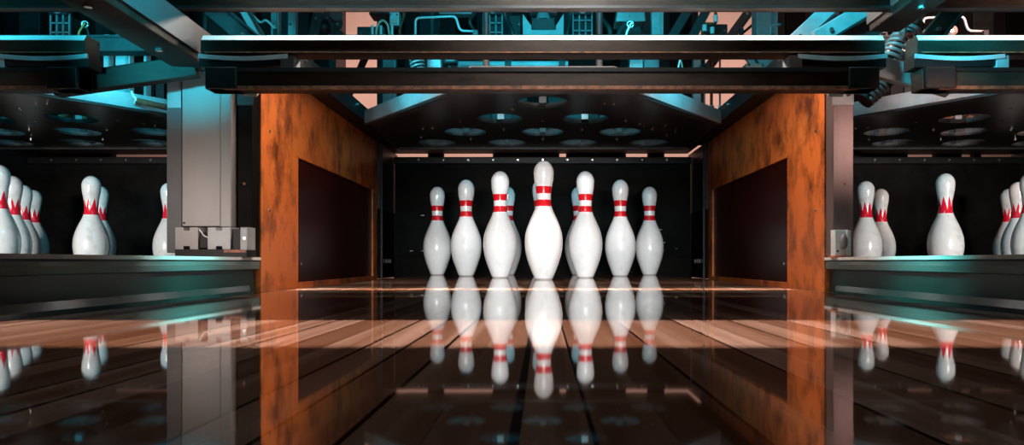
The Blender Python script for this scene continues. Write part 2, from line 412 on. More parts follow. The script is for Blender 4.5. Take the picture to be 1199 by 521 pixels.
# ------------------------------------------------------------------ pit curtain at the back of each lane
def curtain(x, lab):
    t = thing('pit_curtain', (x, 3.62, 0), lab, 'curtain', 'black pit curtains behind the pins')
    sh = MB().box((x - 0.745, 3.62, 0.075), (x + 0.745, 3.64, 0.560)).build('sheet', 'black_board', t, bevel=0.002)
    MB().box((x - 0.746, 3.60, -0.16), (x + 0.746, 3.66, 0.085)).build('kick_board', 'black_board', t, bevel=0.003)
    tr = MB().box((x - 0.745, 3.598, 0.548), (x + 0.745, 3.63, 0.582)).build('top_rail', 'black', t, bevel=0.003)
    for k in range(11):
        bx = x - 0.62 + k * 0.124
        MB().cyl((bx, 3.592, 0.566), (bx, 3.60, 0.566), 0.0055, n=10).build('bolt', 'chrome', tr)
    if x: return t
    w = MB()
    for k in range(14):
        sx = random.choice((-1, 1)); cx = x + sx * random.uniform(0.52, 0.70); cz = random.choice((0.112, random.uniform(0.11, 0.16), random.uniform(0.11, 0.30)))
        l = random.uniform(0.002, 0.014)
        w.box((cx - l, 3.6188, cz - 0.0012), (cx + l * random.uniform(.2, 1), 3.6202, cz + random.uniform(0.0003, 0.002)))
    w.build('torn_edge', 'white', sh)
    return t
curtain(0, 'wide black pit curtain with bolted top rail directly behind the two-band pins')
curtain(LX, 'wide black pit curtain with bolted top rail behind the pins past the silver column')
curtain(RX, 'wide black pit curtain with bolted top rail behind the pins past the chrome latch')

# ------------------------------------------------------------------ pinsetter deck
DZ = 0.573
def circle_curve_plate(name, outline, holes, z0, th, m, parent, loc):
    cu = bpy.data.curves.new(name, 'CURVE'); cu.dimensions = '2D'; cu.fill_mode = 'BOTH'; cu.extrude = th / 2; cu.resolution_u = 4
    def poly(pts):
        sp = cu.splines.new('POLY'); sp.points.add(len(pts) - 1)
        for p, q in zip(sp.points, pts): p.co = (q[0], q[1], 0, 1)
        sp.use_cyclic_u = True
    poly(outline)
    for (hx, hy, r) in holes: poly([(hx + r * math.cos(2 * math.pi * k / 36), hy + r * math.sin(2 * math.pi * k / 36)) for k in range(36)])
    tmp = bpy.data.objects.new('tmp', cu); COL.objects.link(tmp)
    bpy.context.view_layer.update()
    me = bpy.data.meshes.new_from_object(tmp.evaluated_get(bpy.context.evaluated_depsgraph_get()))
    bpy.data.objects.remove(tmp); bpy.data.curves.remove(cu)
    me.name = name; me.materials.clear(); me.materials.append(M[m])
    o = bpy.data.objects.new(name, me); COL.objects.link(o)
    o.parent = parent; o.location = Vector(loc) - parent.location
    return o
def deck(x, lab):
    t = thing('pinsetter_deck', (x, D1, DZ), lab, 'deck', 'pinsetter decks hanging above the pins')
    holes = []
    for row in range(4):
        for k in range(row + 1): holes.append(((k - row / 2) * S, D1 + row * R_, 0.082))
    outline = [(-0.20, 2.10), (0.20, 2.10), (0.64, 2.68), (0.64, 3.24), (-0.64, 3.24), (-0.64, 2.68)]
    circle_curve_plate('deck_plate', outline, holes, DZ, 0.006, 'deck', t, (x, 0, DZ))
    for i, (hx, hy, r) in enumerate(holes):
        n = 36; ch = 0.012 if i < 3 else 0.022; m = MB()
        A = [[m.bm.verts.new((x + hx + rr * math.cos(2 * math.pi * k / n), hy + rr * math.sin(2 * math.pi * k / n), z)) for k in range(n)] for rr, z in ((r, DZ - 0.004), (r, DZ + ch), (r + 0.005, DZ + ch), (r + 0.005, DZ + 0.0032))]
        for P, Q in zip(A, A[1:] + A[:1]):
            for k in range(n): m.bm.faces.new((P[k], P[(k + 1) % n], Q[(k + 1) % n], Q[k]))
        c = m.build('spotting_cup', 'dark_paint' if i < 3 else 'dim_paint', t, smooth=False)  # paler paint in back rows: the light those cups catch, put into colour
        # gripping tab inside the cup
        a = (-1 if hx <= 0 else 1)
        tg = MB()
        tg.box((x + hx - 0.012, hy + 0.035, DZ + 0.002), (x + hx + 0.012, hy + 0.041, DZ + 0.075))
        tg.box((x + hx - 0.05, hy + 0.036, DZ + 0.06), (x + hx + 0.05, hy + 0.044, DZ + 0.075))
        tg.build('cup_tab', 'grey_paint' if i in (1, 2) else 'dark_paint', c)
        ar = MB().bar((x + hx - 0.075, hy + 0.01, DZ + 0.05), (x + hx + 0.03, hy - 0.03, DZ + 0.085), 0.022, 0.02)
        ar.ball((x + hx + 0.02, hy, DZ + 0.05), 0.016)
        ar.build('cup_arm', 'rust' if i % 2 == 0 else 'dark_paint', c)
    for s in (-1, 1):
        MB().bar((x + s * 0.205, 2.085, DZ + 0.024), (x + s * 0.66, 2.685, DZ + 0.024), 0.014, 0.05).build('side_beam', 'grey_paint', t, bevel=0.002)
        MB().bar((x + s * 0.195, 2.10, DZ - 0.003), (x + s * 0.645, 2.69, DZ - 0.003), 0.030, 0.006).build('beam_flange', 'dark_paint', t)
        MB().box((x + s * 0.646 - 0.008, 2.69, DZ), (x + s * 0.646 + 0.008, 3.24, DZ + 0.05)).build('side_beam', 'dark_paint', t)
    MB().box((x - 0.21, 2.078, DZ), (x + 0.21, 2.098, DZ + 0.05)).build('front_beam', 'dark_paint', t, bevel=0.002)
    MB().box((x - 0.64, 3.225, DZ - 0.012), (x + 0.64, 3.24, DZ + 0.05)).build('rear_beam', 'dark_paint', t)
    bolts = [(-.10, 2.40), (.09, 2.40), (-.30, 2.62), (.30, 2.60), (-.42, 2.74), (.42, 2.76), (-.46, 2.76), (.46, 2.70), (.36, 2.66), (.38, 2.70),
             (0, 2.60), (-.15, 2.78), (.15, 2.78), (-.30, 3.0), (0, 3.0), (.31, 3.0), (.5, 2.9), (-.5, 2.95), (.52, 2.82), (.2, 2.32), (.23, 2.33)]
    for bx, by in bolts:
        MB().cyl((x + bx, by, DZ - 0.003), (x + bx, by, DZ - 0.009), 0.005, n=8).build('bolt', 'chrome', t)
    # hanger rods that carry the deck from the machine above
    for sx in (-1, 1):
        MB().cyl((x + sx * 0.455, 2.95, DZ + 0.003), (x + sx * 0.455, 2.95, 1.25), 0.012).build('hanger_rod', 'dark_paint', t)
        MB().cyl((x + sx * 0.17, 2.16, DZ + 0.05), (x + sx * 0.17, 2.16, 1.25), 0.010).build('hanger_rod', 'dark_paint', t)
    return t
deck0 = deck(0, 'dark ten-hole pinsetter deck hanging over the two-band pins')
copy_tree(deck0, LX, 'dark ten-hole pinsetter deck hanging over the pins past the silver column')
copy_tree(deck0, RX, 'dark ten-hole pinsetter deck hanging over the pins past the chrome latch')

# ------------------------------------------------------------------ sweep (the two long bars in front of each deck)
SD = 1.65
def zy(py, D=SD): return H + (VY - py) * D / F
def sweep(x, lab, arm=None, half=0.785, arm_reach=0.20):
    t = thing('pin_sweep', (x, SD, zy(104)), lab, 'sweep bar', 'pin sweeps in front of the decks')
    zt, zb = zy(41), zy(62)
    p = [(SD, zb), (SD, zt - 0.012), (SD + 0.007, zt), (SD + 0.055, zt), (SD + 0.055, zb)]
    ub = MB().prism(p, 2 * half, 'X', x - half).build('upper_bar', 'bar', t)
    e = [(SD - 0.002, zt - 0.0115), (SD + 0.0065, zt + 0.001), (SD + 0.03, zt + 0.001), (SD + 0.03, zt - 0.001), (SD + 0.008, zt - 0.002), (SD, zt - 0.0125)]  # white strip: light caught by the top chamfer is put into its colour
    tag(MB().prism(e, 2 * half - 0.004, 'X', x - half + 0.002).build('edge_strip', 'white_edge', ub), 'bright worn edge strip, its lit look painted in white')
    MB().box((x - half + 0.01, SD - 0.0012, zb), (x + half - 0.01, SD + 0.01, zb + 0.003)).build('rust_edge', 'rust', ub)
    zt, zb = zy(80), zy(104)
    lb = MB().box((x - half + 0.01, SD, zb), (x + half - 0.015, SD + 0.05, zt)).build('lower_bar', 'bar', t, bevel=0.002)
    MB().box((x - half + 0.012, SD - 0.004, zt - 0.008), (x + half - 0.02, SD + 0.02, zt + 0.001)).build('lower_flange', 'black', lb)
    MB().box((x - half + 0.05, SD - 0.003, zb - 0.001), (x + half - 0.06, SD + 0.01, zb + 0.0065)).build('rust_edge', 'rust', lb)
    for s in (-1, 1):
        # curved end pads between the bars
        o_ = []; n = 10
        xs = [half + 0.005 - 0.205 * k / n for k in range(n + 1)]
        top = [(x + s * q, zy(63) - 0.006 * math.sin(math.pi * k / n)) for k, q in enumerate(xs)]
        bot = [(x + s * q, zy(78) + 0.010 * (k / n) ** 2 * 0.4) for k, q in enumerate(xs)]
        poly = top + bot[::-1]
        ep = MB().prism(poly, 0.05, 'Y', SD + 0.004).build('end_pad', 'black', t)
        stp = top + [(a_, b_ - 0.010) for a_, b_ in top[::-1]]
        tag(MB().prism(stp, 0.006, 'Y', SD - 0.002).build('pad_edge', 'grey_paint', ep), 'pale upper edge of the pad')
        MB().box((x + s * (half - 0.20) - 0.018, SD + 0.002, zy(79)), (x + s * (half - 0.20) + 0.012, SD + 0.05, zy(64))).build('pad_bracket', 'grey_paint', t, bevel=0.002)
        MB().box((x + s * (half - 0.05) - 0.035, SD - 0.008, zb), (x + s * (half - 0.05) + 0.035, SD + 0.055, zt + 0.002)).build('end_block', 'black', t, bevel=0.003)
        MB().box((x + s * (half - 0.10) - 0.02, SD + 0.012, zt - 0.01), (x + s * (half - 0.10) + 0.02, SD + 0.045, zy(60))).build('link_plate', 'dark_paint', t)
        ends = (Vector((x + s * (half - 0.09), SD + 0.045, zy(96))), (Vector((x + s * 0.725, 1.972, 0.632)) if x == 0 else Vector((x + s * (half - 0.03), SD + 0.13, zy(86)))))
        if arm == s:
            ends = (Vector((x + s * (half - 0.12), SD + 0.075, zy(92))), Vector((x + s * (half + arm_reach), SD + 0.12, zy(78, SD + .12))))
        MB().bar(ends[0], ends[1], 0.035, 0.05).build('sweep_arm', 'bar' if s == arm and arm == 1 else 'grey_paint', t, bevel=0.003)
    return t
sweep(0, 'long double sweep bar with bright edge, spanning above the two-band pins')
sweep(LX, 'dark double sweep bar with slanting arm, past the silver column', arm=1)
sweep(RX, 'double sweep bar with pink-lit edge, past the chrome latch', arm=-1, half=0.80, arm_reach=0.045)

# ------------------------------------------------------------------ overhead beams
HB = zy(10, 1.66)
t = thing('header_beam', (0, 1.66, HB), 'dark steel header beam running across the very top', 'beam')
MB().box((-2.6, 1.662, HB + 0.001), (2.6, 1.690, HB + 0.07)).build('web', 'bar', t, bevel=0.003)
MB().box((-2.6, 1.656, HB), (2.6, 1.675, HB + 0.006)).build('lower_flange', 'dark_paint', t)
def long_beam(lab, ax, az, bx, bz, w, h, ya=1.78, yb=0.35, m='bar'):
    t = thing('lengthwise_beam', (ax, ya, az), lab, 'beam')
    d = Vector((bx - ax, yb - ya, bz - az))
    MB().bar((ax, ya, az), (bx, yb, bz), w, h).build('web', m, t, bevel=0.003)
    a = Vector((ax, ya, az)) ; s = 1 if ax < 0 else -1
    off = Vector((s * (w / 2 + 0.003), 0, 0.015))
    MB().bar(a + off, a + off + d, 0.006, h * 0.9).build('side_plate', 'dim_paint', t)
    for f in (0.12, 0.3):
        c = a + d * f + Vector((0, 0, -h / 2)); MB().cyl(c, c - Vector((0, 0, 0.006)), 0.008, n=6).build('bolt', 'chrome', t)
    return t
long_beam('dark reddish box beam slanting down towards the silver column top', -0.86, 0.565, -0.84, 0.60, 0.085, 0.07)
long_beam('dark box beam slanting down towards the coil spring by the chrome latch lane', 0.845, 0.66, 0.86, 0.69, 0.075, 0.07)

# ------------------------------------------------------------------ silver column and posts
def px_box(x0, x1, y0, y1, D, depth):
    a, b = W(x0, y1, D), W(x1, y0, D); return (a.x, D, a.z), (b.x, D + depth, b.z)
CD = 1.86
t = thing('machine_column', W(243, 265, CD), 'tall silver steel column standing on the lane divider', 'column')
def pb(mb_args, name, m, parent, bevel=0.0):
    return MB().box(*px_box(*mb_args)).build(name, m, parent, bevel)
pb((213, 258, 84, 265, CD, 0.05), 'face', 'steel', t, 0.002)
pb((257.5, 271, 104, 266, CD - 0.002, 0.07), 'flange', 'steel', t, 0.003)
pb((195, 212.5, 84, 296, CD + 0.012, 0.07), 'side_channel', 'dim_paint', t, 0.002)
pb((196, 212, 84, 126, CD + 0.008, 0.004), 'cover_plate', 'grey_paint', t)
for q in ((199, 92), (207, 92), (215.5, 261)):
    c = W(q[0], q[1], CD - 0.001); MB().cyl(c, c + Vector((0, 0.012, 0)), 0.003, n=10).build('bolt', 'rubber', t)
t = thing('clamp_block', W(247, 296, CD - 0.05), 'notched grey clamp blocks at the foot of the silver column', 'clamp')
for (a, b, m) in ((205, 232, 'steel'), (243, 270, 'grey_paint')):
    lo, hi = px_box(a, b, 266, 292, CD - 0.05, 0.06)
    w = hi[0] - lo[0]; c = (lo[0] + hi[0]) / 2; n = w * 0.13; d = 0.008
    poly = [(lo[0], lo[2]), (c - n, lo[2]), (c - n, lo[2] + d), (c + n, lo[2] + d), (c + n, lo[2]), (hi[0], lo[2]), (hi[0], hi[2]), (c + n, hi[2]), (c + n, hi[2] - d), (c - n, hi[2] - d), (c - n, hi[2]), (lo[0], hi[2])]
    MB().prism(poly, 0.05, 'Y', lo[1]).build('block', m, t, 0.001)
pb((231, 244, 272, 290, CD - 0.04, 0.04), 'spacer', 'black', t)
pb((281, 290, 266, 293, CD - 0.055, 0.05), 'end_plate', 'grey_paint', t, 0.002)
pb((270, 282, 268, 292, CD - 0.04, 0.04), 'spacer', 'black', t)
pb((205, 289, 292, 300.5, CD - 0.05, 0.06), 'base_plate', 'black', t)
pb((262, 288, 292.3, 295.5, CD - 0.054, 0.004), 'wood_shim', 'orange', t)
c = W(286, 279, CD - 0.056); MB().cyl(c, c + Vector((0, 0.004, 0)), 0.004, n=10).build('bolt', 'chrome', t)
MB().tube(catmull([W(233, 268, CD - 0.053), W(236, 272, CD - 0.056), W(239, 276, CD - 0.056), W(244, 278, CD - 0.053)], 5), 0.0015).build('wire', 'white', t)

def kick_post(x0, x1, lab, m, capm):
    t = thing('kickback_post', W((x0 + x1) / 2, 300, 1.95), lab, 'post')
    pb((x0, x1, 104, 300.3, 1.888, 0.048), 'body', m, t, 0.002)
    cp_ = pb((x0 - 0.5, x1 + 0.5, 104, 123, 1.883, 0.004), 'cap_plate', capm, t, 0.001)
    for q in (0.25, 0.75):
        c = W(x0 + (x1 - x0) * q, 110, 1.882); MB().cyl(c, c + Vector((0, 0.004, 0)), 0.006, n=12).build('bolt', 'rubber', cp_)
    c = W((x0 + x1) / 2 + 2, 215, 1.887); MB().cyl(c, c + Vector((0, 0.003, 0)), 0.004, n=8).build('screw', 'rust', t)
    return t
kick_post(272, 295.6, 'dark upright post between silver column and orange board', 'black_board', 'dark_paint')
kick_post(975.4, 999.5, 'mauve upright post with grey-green cap plate behind the chrome latch', 'post', 'grey_paint')
t = thing('latch_box', W(987, 300, 1.90), 'small chrome latch with round knob at the foot of the mauve post', 'latch')
pb((978, 993, 269, 299.5, 1.855, 0.03), 'plate', 'white', t, 0.001)
pb((992, 996.5, 270, 299.5, 1.85, 0.035), 'bracket', 'white', t, 0.001)
c = W(988, 283, 1.845); MB().ball(c, 0.016, 18, (0.62, 0.6, 1.25)).build('knob', 'steel', t, smooth=True)
c = W(981, 294, 1.854); MB().cyl(c, c + Vector((0, 0.003, 0)), 0.003, n=10).build('bolt', 'rubber', t)
MB().box(*px_box(977, 997, 299.5, 301.4, 1.845, 0.04)).build('wood_shim', 'orange', t)

# ------------------------------------------------------------------ machine clutter above the decks
SIDE_T = {LX: 'past the silver column', 0: 'above the two-band pins', RX: 'past the chrome latch'}
def three(o, text, lanes=(LX, RX), group=None):
    if group: o['group'] = group
    for dx in lanes: copy_tree(o, dx, text % SIDE_T[dx])
    return o
# cross beam that carries the small parts
t = thing('cross_beam', W(635, 60, 2.5), 'dark cross beam behind the upper sweep bar above the two-band pins', 'beam')
MB().box((-0.70, 2.49, zy(61, 2.5)), (0.70, 2.55, zy(43, 2.5))).build('beam_web', 'dark_paint', t, 0.003)
MB().box((-0.70, 2.485, zy(45, 2.5)), (0.70, 2.56, zy(43, 2.5) + 0.002)).build('beam_flange', 'dark_paint', t)
three(t, 'dark cross beam behind the upper sweep bar %s', group='cross beams behind the sweeps')
# bent wire handle
def whandle(dx, lab, m):
    t = thing('bent_wire_bracket', W(487, 41, 2.5) + Vector((dx, 0, 0)), lab, 'handle', 'bent wire handles behind the sweeps')
    pts = [W(*q, 2.50) + Vector((dx, -0.008, 0)) for q in ((487, 50), (487, 22), (534, 20), (539, 37), (557, 37.5))]
    MB().tube(rounded(pts, 0.015), 0.0042, 10).build('rod', m, t, smooth=True)
    a = W(487, 48, 2.49) + Vector((dx, 0, 0)); MB().cyl(a, a + Vector((0, -0.012, 0)), 0.009, n=6).build('nut', 'chrome', t)
    a = W(557, 38, 2.49) + Vector((dx, -0.008, 0)); MB().box(a + Vector((-0.008, -0.006, -0.03)), a + Vector((0.008, 0.006, 0.004))).build('clip', 'dark_paint', t)
whandle(0, 'bent cyan-lit wire handle standing up behind the long bright sweep bar', 'grey_paint')
whandle(RX + 0.10, 'bent white wire handle standing up behind the pink-lit sweep bar', 'white')
# eye bolts with cable
def eyebolt(dx, lab, cable):
    t = thing('eye_bolt', W(738, 41, 2.42) + Vector((dx, 0, 0)), lab, 'bolt', 'eye bolts behind the sweeps')
    c = W(738, 28.5, 2.42) + Vector((dx, 0, 0))
    MB().tube([c + Vector((0.0105 * math.cos(a), 0, 0.0105 * math.sin(a))) for a in [2 * math.pi * k / 18 for k in range(19)]], 0.003, 8).build('ring', 'chrome', t, smooth=True)
    MB().cyl(c - Vector((0, -0.004, 0.0)), W(736, 55, 2.46) + Vector((dx, 0, 0)), 0.003).build('shank', 'dark_paint', t)
    MB().tube(catmull([c + Vector((0.004, -0.005, 0.003)), c + Vector((-0.003, -0.007, -0.008)), W(733, 41, 2.41) + Vector((dx, 0, 0)), W(733, 52, 2.43) + Vector((dx, 0, 0))], 5), 0.0035).build('cable', cable, t, smooth=True)
eyebolt(0, 'round eye bolt with pale cable behind the long bright sweep bar', 'white')
eyebolt(LX + 0.0, 'round eye bolt with orange cable behind the sweep past the silver column', 'orange_wire')
# grille boxes with round white caps
def grille(cx, y0, lab, dx=0, D=3.05):
    lo, hi = px_box(cx - 11, cx + 11, y0, 60, D, 0.10)
    lo = Vector(lo) + Vector((dx, 0, 0)); hi = Vector(hi) + Vector((dx, 0, 0))
    t = thing('grille_box', (lo + hi) / 2, lab, 'grille', 'caged boxes inside the machines')
    MB().box(lo + Vector((0.004, 0.02, 0.004)), hi - Vector((0.004, 0, 0.004))).build('core', 'dark_paint', t)
    m = MB()
    for k in range(4):
        x = lo.x + (hi.x - lo.x) * k / 3; m.bar((x, D, lo.z), (x, D, hi.z), 0.006, 0.006, up=(0, 1, 0))
    for k in range(5):
        z = lo.z + (hi.z - lo.z) * k / 4; m.bar((lo.x, D, z), (hi.x, D, z), 0.006, 0.006)
    m.build('cage', 'grey_paint', t)
    c = Vector(((lo.x + hi.x) / 2, D - 0.03, W(0, 13, D).z))
    cap = MB().cyl(c, c + Vector((0, 0.015, 0)), 0.0165, n=24).build('cap', 'white', t, 0.002)
    MB().cyl(c - Vector((0, 0.004, 0)), c, 0.007, n=16).build('cap_screw', 'chrome', cap)
    m = MB(); m.box((c.x - 0.04, D - 0.015, c.z - 0.018), (c.x + 0.04, D + 0.02, c.z + 0.02)); m.build('cap_bracket', 'dark_paint', t)
grille(577, 16, 'caged box with round white cap, between wire handle and notched bracket')
grille(682, 12, 'caged box with round white cap, between notched bracket and eye bolt')
grille(577, 16, 'caged box with round white cap, in the machine past the silver column', LX)
grille(577, 16, 'caged box with round white cap, in the machine past the chrome latch', RX - 0.03)
# notched motor bracket
t = thing('motor_bracket', W(636, 60, 2.9), 'broad notched bracket holding a dark motor, between the two caged boxes', 'bracket')
q = lambda px, py: (W(px, py, 2.9).x, W(px, py, 2.9).z)
MB().prism([q(612, 16), q(622, 30), q(622, 35), q(651, 35), q(651, 30), q(660, 16), q(660, 60), q(612, 60)], 0.02, 'Y', 2.9).build('plate', 'grey_paint', t, 0.001)
MB().cyl(W(636, 33, 2.93), W(636, 33, 3.1), 0.05, n=24).build('motor', 'dark_paint', t)
MB().cyl(W(636, 11, 2.94), W(636, 24, 2.94), 0.016, 0.034, n=16).build('funnel', 'grey_paint', t)
for s in (-1, 1): MB().prism([q(636 + s * 4, 20), q(636 + s * 14, 17), q(636 + s * 13, 26), q(636 + s * 7, 27)], 0.03, 'Y', 2.93).build('cheek', 'dark_paint', t)
MB().box(*px_box(620, 652, 8, 14, 2.95, 0.05)).build('top_block', 'grey_paint', t, 0.002)
# gear cover, hose
t = thing('gear_cover', W(738, 18, 2.8), 'teal-lit tapered cover plate above the eye bolt', 'cover')
q = lambda px, py, D=2.8: (W(px, py, D).x, W(px, py, D).z)
MB().prism([q(724, 6), q(754, 6), q(756, 25), q(721, 25)], 0.10, 'Y', 2.8).build('shell', 'grey_paint', t, 0.003)
c = W(737, 19, 2.799); MB().cyl(c, c - Vector((0, 0.005, 0)), 0.005, n=10).build('bolt', 'chrome', t)
MB().box(*px_box(728, 750, 24, 60, 2.86, 0.03)).build('bracket', 'dark_paint', t)
t = thing('hose', W(727, 60, 2.75), 'thick dark hose curving up beside the eye bolt', 'hose')
MB().tube(catmull([W(724, 60, 2.75), W(724, 42, 2.75), W(728, 33, 2.76), W(735, 28, 2.765), W(744, 30, 2.77)], 6), 0.010, 12).build('tube', 'dark_paint', t, smooth=True)
MB().cyl(W(724, 58, 2.75), W(724, 50, 2.75), 0.016, n=16).build('collar', 'grey_paint', t)
# upright frame posts
def fpost(x0, x1, y0, y1, D, lab, m='grey_paint', dep=0.03, m2=None, name='frame_post'):
    t = thing(name, W((x0 + x1) / 2, y1, D), lab, 'post')
    pb((x0, x1, y0, y1, D, dep), 'upright', m, t, 0.002)
    pb((x0 - 2, x1 + 2, y1 - 3, y1, D - 0.004, dep + 0.008), 'foot', 'dark_paint', t)
    w = x1 - x0
    pb((x0 + w * 0.68, x0 + w * 0.85, y0, y1 - 3, D - 0.003, 0.004), 'groove_strip', m2 or 'steel', t)
    for f in (0.5, 0.88):
        c = W(x0 + w * 0.4, y0 + (y1 - y0) * f, D); MB().cyl(c, c - Vector((0, 0.006, 0)), 0.005, n=8).build('bolt', 'chrome', t)
    return t
fpost(448, 463, 45, 145, 3.0, 'teal upright post rising beside the coil spring, above the silver column side of the deck')
fpost(812, 826, 45, 145, 3.0, 'teal upright post rising above the chrome latch side of the deck')
fpost(763, 777, 2, 62, 2.7, 'slim teal upright with dark edge between eye bolt and machine cabling')
fpost(886, 911, 4, 94, 2.43, 'broad bright teal upright on the rail, left of two slanting teal braces', dep=0.06)
fpost(322, 346, 58, 94, 2.43, 'short teal gusset post with black knob under the long sweep bar', dep=0.05)
fpost(317, 326, -4, 62, 2.6, 'thin teal upright, first of two beside the slanting teal strut')
fpost(337, 346, -4, 62, 2.6, 'thin teal upright, second of two, nearer the bare pink wall')
fpost(121, 128, 40, 122, 2.75, 'thin teal upright nearest the silver column lane middle, under the slanting arm')
fpost(135, 152, 40, 122, 2.75, 'wide teal upright between two thin ones beside the silver column')
fpost(168, 172, 55, 122, 2.75, 'thin bright teal upright close beside the silver column')
# slanting struts
def strut(p0, p1, w, D0, D1_, lab, m='grey_paint', th=0.02):
    a, b = W(*p0, D0), W(*p1, D1_)
    t = thing('slanting_strut', b, lab, 'strut')
    MB().bar(a, b, w, th, up=(0, 1, 0)).build('flat_bar', m, t, 0.002)
    d = (b - a).normalized()
    n = d.cross(Vector((0, 1, 0))).normalized()
    MB().bar(a + n * w * 0.5 + Vector((0, -th / 2, 0)), b + n * w * 0.5 + Vector((0, -th / 2, 0)), 0.006, 0.012, up=(0, 1, 0)).build('rib', 'dark_paint', t)
    for f in (0.2, 0.8):
        c = a + (b - a) * f - Vector((0, th / 2, 0)); MB().cyl(c, c - Vector((0, 0.006, 0)), 0.006, n=8).build('bolt', 'chrome', t)
    return t
strut((990, -8), (921, 57), 0.042, 2.05, 2.05, 'bright teal slanting brace next to the broad teal upright')
strut((1035, -2), (955, 46), 0.044, 1.98, 1.98, 'dull teal slanting brace, farther from the broad teal upright')
strut((1060, 6), (985, 56), 0.05, 2.0, 2.0, 'dark slanting brace nearest the large coil spring', 'dark_paint')
strut((276, -6), (315, 62), 0.027, 2.1, 2.1, 'bright narrow teal strut slanting behind the long sweep bar')
strut((240, 2), (298, 52), 0.050, 2.02, 2.02, 'wide mottled strut slanting behind the long sweep bar', 'dark_paint')
strut((885, 2), (828, 80), 0.035, 2.97, 2.97, 'dark strut slanting across the pink wall', 'dark_paint')
strut((833, 0), (800, 62), 0.030, 2.7, 2.7, 'dark slanting strut beside the slim teal upright', 'dark_paint')
strut((812, 0), (775, 62), 0.030, 2.75, 2.75, 'dark slanting strut in the shade beside the slim teal upright', 'dark_paint')
strut((870, 60), (897, 95), 0.02, 2.43, 2.43, 'thin teal strut below the long sweep bar towards the broad upright')
strut((430, 62), (409, 110), 0.022, 2.62, 2.62, 'dark strut crossing the pink wall patch below the sweep bar', 'dark_paint')
strut((1128, -4), (1088, 46), 0.045, 1.85, 1.85, 'dark diagonal arm over the pink-lit sweep bar', 'bar')
strut((375, 4), (355, 101), 0.03, 2.5, 2.5, 'dark mottled strut next to the dark gear motor', 'dark_paint')
# coil springs
def spring(a, b, r, turns, wire, lab, m):
    a, b = Vector(a), Vector(b); d = b - a
    t = thing('coil_spring', b, lab, 'spring')
    q_ = d.to_track_quat('Z', 'Y')
    pts = []
    N = turns * 14
    for k in range(N + 1):
        an = 2 * math.pi * k / 14
        pts.append(a + d * (k / N) + q_ @ Vector((r * math.cos(an), r * math.sin(an), 0)))
    MB().tube(pts, wire, 6).build('coil', m, t, smooth=True)
    MB().cyl(a, b, r * 0.45, n=12).build('rod', 'dark_paint', t)
    e = d.normalized() * 0.008
    MB().cyl(b, b + e, r * 1.1, n=16).build('seat', 'dark_paint', t); MB().cyl(a - e, a, r * 1.1, n=16).build('seat', 'dark_paint', t)
spring(W(484, 46, 2.44), W(490, 84, 2.44), 0.022, 9, 0.0036, 'dark coil spring hanging behind the sweep bar beside the round disc', 'steel')
spring(W(1068, 30, 1.95), W(1040, 74, 1.95), 0.030, 8, 0.0055, 'large coil spring beside the end of the pink-lit sweep bar', 'steel')
spring(W(1035, 96, 1.95), W(1014, 116, 1.95), 0.022, 5, 0.005, 'short coil spring below the end block, next to the mauve post', 'steel')
t = thing('round_disc', W(498, 65, 2.42), 'small round teal disc beside the dark coil spring', 'disc')
c = W(498.5, 65, 2.42); MB().cyl(c, c + Vector((0, 0.012, 0)), 0.010, n=20).build('rim', 'grey_paint', t, 0.001)
MB().cyl(c - Vector((0, 0.004, 0)), c, 0.004, n=12).build('screw', 'chrome', t)
MB().cyl(c + Vector((0, 0.01, 0)), c + Vector((0.0, 0.07, 0.03)), 0.005).build('stem', 'dark_paint', t)
# plates and boxes seen between the bars
def mbox(x0, x1, y0, y1, D, dep, name, lab, cat, m, cut=0, face='dark_paint'):
    t = thing(name, W((x0 + x1) / 2, y1, D), lab, cat)
    a, b = W(x0, y1, D), W(x1, y0, D)
    p = [(a.x, a.z), (b.x, a.z), (b.x, b.z), (a.x + cut, b.z), (a.x, b.z - cut)] if cut > 0 else [(a.x, a.z), (b.x, a.z), (b.x, b.z), (a.x, b.z)]
    MB().prism(p, dep, 'Y', D).build('shell', m, t, 0.003)
    w, h = b.x - a.x, b.z - a.z
    MB().box((a.x + w * 0.2, D - 0.004, a.z + h * 0.15), (b.x - w * 0.2, D, a.z + h * 0.4)).build('name_plate' if False else 'cover_plate', face, t)
    for fx in (0.15, 0.85):
        c = Vector((a.x + w * fx, D, b.z - h * 0.25)); MB().cyl(c, c - Vector((0, 0.005, 0)), 0.004, n=8).build('bolt', 'chrome', t)
    return t
mbox(500, 516, 58, 84, 2.5, 0.05, 'gusset_plate', 'bright teal gusset plate with sloping corner next to the round disc', 'plate', 'grey_paint', 0.03, 'grey_paint')
mbox(519, 535, 60, 74, 2.7, 0.06, 'switch_box', 'small dark switch box next to the bright gusset plate', 'box', 'dark_paint', 0, 'grey_paint')
mbox(754, 772, 64, 84, 2.62, 0.06, 'relay_box', 'plain teal relay box below the bar, right beside the taller teal housing', 'box', 'grey_paint', 0, 'grey_paint')
mbox(753, 737, 58, 84, 2.6, 0.05, 'upright_housing', 'taller bright teal housing below the bar, beside the hose', 'box', 'grey_paint', 0, 'steel') if False else mbox(737, 753, 58, 84, 2.58, 0.05, 'upright_housing', 'taller bright teal housing below the bar, next to the relay box', 'box', 'grey_paint', 0, 'steel')
mbox(826, 852, 28, 62, 2.7, 0.08, 'motor_box', 'dark rounded motor box in front of the pink wall', 'box', 'dark_paint', 0, 'black')
mbox(873, 896, 74, 84, 2.3, 0.05, 'bracket_plate', 'pale two-bolt bracket plate under the thin teal strut', 'plate', 'beige', 0, 'grey_paint')
mbox(456, 467, 13, 30, 2.55, 0.04, 'sensor_box', 'small pale sensor box above the teal upright post', 'box', 'grey_paint', 0, 'beige')
mbox(418, 450, 31, 62, 2.62, 0.05, 'counter_box', 'dark flat box standing at the foot of the bare pink wall patch', 'box', 'dark_paint', 0, 'black')
